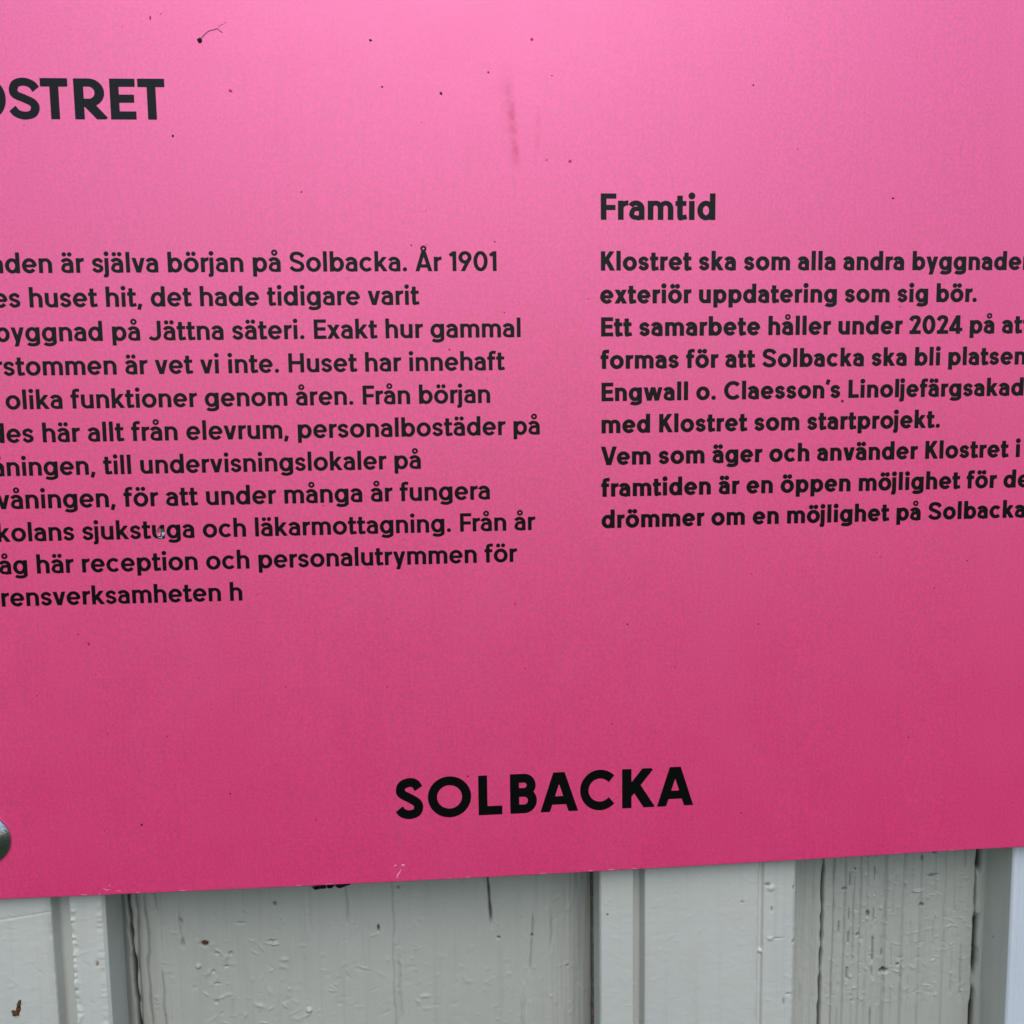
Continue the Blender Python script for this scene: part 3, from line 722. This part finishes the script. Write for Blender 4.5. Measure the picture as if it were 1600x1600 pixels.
spread('KLOSTRET', 152, 't', [(-156.9, -148.4), (-146.6, -140.5), (-139.0, -129.5), (-128.8, -121.0), (-120.7, -113.8), (-112.3, -104.0), (-103.2, -96.7), (-96.1, -89.2)], -105.2, 10.12/700, 'heading', 'large black heading at the upper left')
spread('SOLBACKA', 158, 'logo', [(-34.65, -26.85), (-25.45, -13.05), (-10.95, -4.1), (-1.8, 5.95), (6.95, 17.95), (18.6, 28.6), (30.95, 40.6), (41.3, 52.1)], 87.6, 11.75/700, 'logotype', 'large wide-set black capitals at the bottom centre')

# screws: domed heads with a socket
def screw(u, v):
    bm = bmesh.new(); prof = [(0, 1.0), (2.0, 1.0), (2.05, 2.25), (2.7, 2.35), (3.6, 2.25), (4.6, 2.02), (5.6, 1.62), (6.4, 1.14), (6.85, .80), (7.05, .72), (7.3, .66), (7.42, .45), (7.42, .2), (7.3, -.1)]
    n = 48; rings = []
    for r, h in prof:
        if r == 0: rings.append([bm.verts.new((0, -h*.001, 0))]); continue
        rings.append([bm.verts.new((r*.001*math.cos(2*math.pi*i/n), -h*.001, r*.001*math.sin(2*math.pi*i/n))) for i in range(n)])
    for a, b in zip(rings, rings[1:]):
        for i in range(n):
            j = (i+1) % n
            if len(a) == 1: bm.faces.new((a[0], b[i], b[j]))
            else: bm.faces.new((a[i], b[i], b[j], a[j]))
    bmesh.ops.recalc_face_normals(bm, faces=bm.faces)
    me = bpy.data.meshes.new('screw'); bm.to_mesh(me); bm.free(); return me
sm = screw(0, 0)
for i, (u, v) in enumerate([(-149.3, 88.7), (165.5, 88.9), (-148.1, -129), (165.5, -129)]):
    if i == 0: sc = link('screw', sm, MAT_STEEL, sign, smooth=True)
    else: sc = bpy.data.objects.new('screw', sm); C.objects.link(sc); sc.parent = sign
    p = S(u, v, .1); sc.location = p

# ------------------------------------------------------------------ dirt, scratches, drop
rnd = random.Random(5)
def blob(bm, u, v, ru, rv, h, seed, n=12, on=None, top=.45, ang=0.):
    r = random.Random(seed); cs = math.cos(ang); sn = math.sin(ang); pt = on or S
    rad = [1 + r.uniform(-.28, .28) for _ in range(n)]
    def q(k, f, o):
        a = 2*math.pi*k/n; x = ru*rad[k]*f*math.cos(a); y = rv*rad[k]*f*math.sin(a); return bm.verts.new(pt(u + x*cs - y*sn, v + x*sn + y*cs, o))
    r0 = [q(k, 1, .02) for k in range(n)]; r1 = [q(k, .75, h*.75) for k in range(n)]; r2 = [q(k, top, h) for k in range(n)]; c = bm.verts.new(pt(u, v, h*1.03))
    for k in range(n):
        j = (k+1) % n; bm.faces.new((r0[k], r0[j], r1[j], r1[k])); bm.faces.new((r1[k], r1[j], r2[j], r2[k])); bm.faces.new((r2[k], r2[j], c))
def finish(bm, name, mat, parent=None):
    bmesh.ops.recalc_face_normals(bm, faces=bm.faces); me = bpy.data.meshes.new(name); bm.to_mesh(me); bm.free(); return link(name, me, mat, parent, smooth=True)
SPK = [(-35.7, -125.5, .36), (-17.5, -112.3, .40), (-33.0, -113.8, .26), (-55.0, -86.9, .24), (-87.7, -101.0, .34), (67.3, -115.5, .22), (107.8, -85.8, .36), (133.8, 17.4, .26), (94.6, -29.7, .40),
       (-3.8, -73.9, .22), (-26.3, -73.0, .22), (-1.5, -55.1, .2), (-4.9, -117.8, .28), (12.1, -117.2, .22), (-13.9, 75.8, .26), (-106.0, 86.3, .30), (-116.3, 87.6, .2), (-81.0, 78.1, .26), (-132.1, 48.0, .2), (32.5, 32.8, .22), (66.6, 90.9, .2), (71, 34.1, .22)]
bm = bmesh.new()
for i, (u, v, r) in enumerate(SPK): blob(bm, u, v, r, r*rnd.uniform(.7, 1.1), .10, i, 9)
for i in range(26): blob(bm, rnd.uniform(-150, 165), rnd.uniform(-140, 104), rnd.uniform(.08, .16), rnd.uniform(.08, .14), .05, 100+i, 8)
o = finish(bm, 'dirt_specks', MAT_DIRT, sign); o['kind'] = 'stuff'
bm = bmesh.new()
for i, (u, v, r) in enumerate([(-91.9, -130.4, .5), (-72.4, -112.5, .5), (16.9, -95.1, .5), (-117.3, 33.8, .5), (117.5, 70.2, .4), (-120, 31, .3), (-16.7, -45.2, .3), (10.5, -95.4, .3), (6.8, -126.3, .4), (-52.2, -3.1, .3), (28, 62, .25)] + [(rnd.uniform(-150, 165), rnd.uniform(-140, 100), rnd.uniform(.14, .3)) for _ in range(40)]):
    blob(bm, u, v, r, r*rnd.uniform(.5, .9), .045, 300+i, 10, ang=rnd.uniform(0, 3))
o = finish(bm, 'stains', MAT_FAINT, sign); o['kind'] = 'stuff'
def strip(bm, pts, w, h=.05, pt=None):
    pt = pt or S; prev = None
    for i, (u, v) in enumerate(pts):
        a = pts[max(i-1, 0)]; b = pts[min(i+1, len(pts)-1)]; dx, dy = b[0]-a[0], b[1]-a[1]; L = math.hypot(dx, dy); nx, ny = -dy/L, dx/L
        ww = w*(.5 if i in (0, len(pts)-1) else rnd.uniform(.7, 1.2))
        row = [bm.verts.new(pt(u + nx*ww*q, v + ny*ww*q, o)) for q, o in ((-1, .02), (-.5, h), (.5, h), (1, .02))]
        if prev:
            for k in range(3): bm.faces.new((prev[k], prev[k+1], row[k+1], row[k]))
        prev = row
bm = bmesh.new()
strip(bm, [(-35.0, 105.4), (-34.6, 104.4), (-34.0, 103.6), (-33.7, 102.9)], .14); strip(bm, [(-35.7, 101.9), (-35.2, 101.5), (-34.8, 101.6)], .12); strip(bm, [(-33.6, 101.9), (-33.2, 101.4), (-32.7, 101.6), (-32.9, 102.0)], .14)
strip(bm, [(-117.6, 104.6), (-116.6, 105.2), (-115.9, 104.9)], .10); strip(bm, [(-116.2, 103.6), (-115.4, 104.0)], .08); strip(bm, [(-113.8, 105.4), (-112.8, 105.6)], .10)
for i in range(16):
    u = rnd.uniform(-140, 150); strip(bm, [(u, 106.2), (u+rnd.uniform(.5, 2.), 106.25)], .10, .04)
o = finish(bm, 'edge_scratches', MAT_SCRATCH, sign); o['kind'] = 'stuff'
# speck with a curled thread, upper left
dt = thing('dried_insect', 'tiny dark blob with a thin curled thread, stuck above the heading on the pink sign', 'insect remains', S(-79.5, -125.2))
bm = bmesh.new(); blob(bm, -79.6, -125.0, .62, .68, .40, 901, 12); ob_ = finish(bm, 'body', MAT_DIRT, None)
bm = bmesh.new(); strip(bm, [(-79.4, -125.4), (-78.9, -125.9), (-78.28, -126.5), (-77.6, -127.1), (-76.93, -127.45), (-76.1, -127.6), (-75.27, -127.95), (-74.9, -127.9), (-74.48, -127.5), (-74.1, -127.2), (-73.68, -126.98)], .09, .12)
strip(bm, [(-74.7, -128.2), (-74.3, -128.7), (-73.92, -129.0), (-73.4, -129.0)], .05, .06); strip(bm, [(-73.2, -129.3), (-72.6, -129.6)], .07, .07); th_ = finish(bm, 'thread', MAT_DIRT, None)
for q in (ob_, th_):
    q.parent = dt; q.matrix_parent_inverse = Matrix.Translation(-dt.location)
# water drop on the word in the ninth line
kd = NT('water'); kd.b.inputs['Base Color'].default_value = (1, 1, 1, 1); kd.b.inputs['Roughness'].default_value = .02; kd.b.inputs['IOR'].default_value = 1.33; kd.b.inputs['Transmission Weight'].default_value = 1.
bm = bmesh.new(); n = 28; rows = []
for j in range(9):
    f = math.cos(j/8*math.pi/2); hh = 1.05*math.sin(j/8*math.pi/2)
    row = []
    for k in range(n):
        a = 2*math.pi*k/n; x = 1.1*f*math.cos(a); y = 1.7*f*math.sin(a); x *= 1.0 if y > 0 else (1 - .55*(-y/1.7)**1.5)
        row.append(bm.verts.new(S(-96.35 + x, 3.1 + y + .35*math.sin(j/8*math.pi/2), .05 + hh)))
    rows.append(row)
for a, b in zip(rows, rows[1:]):
    for k in range(n): bm.faces.new((a[k], a[(k+1) % n], b[(k+1) % n], b[k]))
bm.faces.new(rows[0][::-1]); bm.faces.new(rows[-1]); bmesh.ops.remove_doubles(bm, verts=bm.verts, dist=1e-7)
dr = finish(bm, 'water_drop', kd.m); dr['label'] = 'small clear water drop hanging on a word in the left column of the pink sign'; dr['category'] = 'water drop'
# flecks on the wall
def on_l(d):
    return lambda u, v, o: (u*.001, (d - .3 - o)*.001, -v*.001)
bm = bmesh.new(); P = on_l(LF+.25); blob(bm, -146.1, 143.4, 1.25, .9, .9, 1001, 10, P, .5, .6); blob(bm, -144.9, 140.6, .6, 1.4, 1.0, 1002, 9, P, .4, .35); blob(bm, -145.2, 142.4, .8, 1.3, .6, 1005, 9, P, .4, .5)
o = finish(bm, 'bark_fleck', MAT_RUST); o['label'] = 'small dark brown bark fleck caught on the batten at the lower left corner'; o['category'] = 'debris'
bm = bmesh.new()
for i, (u, v, r1, r2) in enumerate([(-60.6, 117.4, 1.1, .55), (-58.6, 117.2, .9, .6), (-56.4, 117.0, 1.2, .7), (-53.3, 117.0, 1.7, .75), (-51.2, 116.6, .9, .5), (-35.2, 114.4, .9, .5), (-33.2, 114.6, .6, .35)]): blob(bm, u, v, r1, r2, .7, 1100+i, 11, on_l(BD+.2), .5)
o = finish(bm, 'dirt_clumps', MAT_DIRT, wall); o['kind'] = 'stuff'
bm = bmesh.new(); blob(bm, -122.5, 129.6, .28, .75, .35, 1003, 10, on_l(LF+.35), .5, .15); o = finish(bm, 'ochre_fleck', MAT_OCHRE, wall)
bm = bmesh.new(); blob(bm, -95.2, 133.8, 1.0, .8, .3, 1004, 12, on_l(BD+1.3), .4); o = finish(bm, 'nail', MAT_RUST, wall); o['label'] = 'rusty nail head sunk in the wide board'
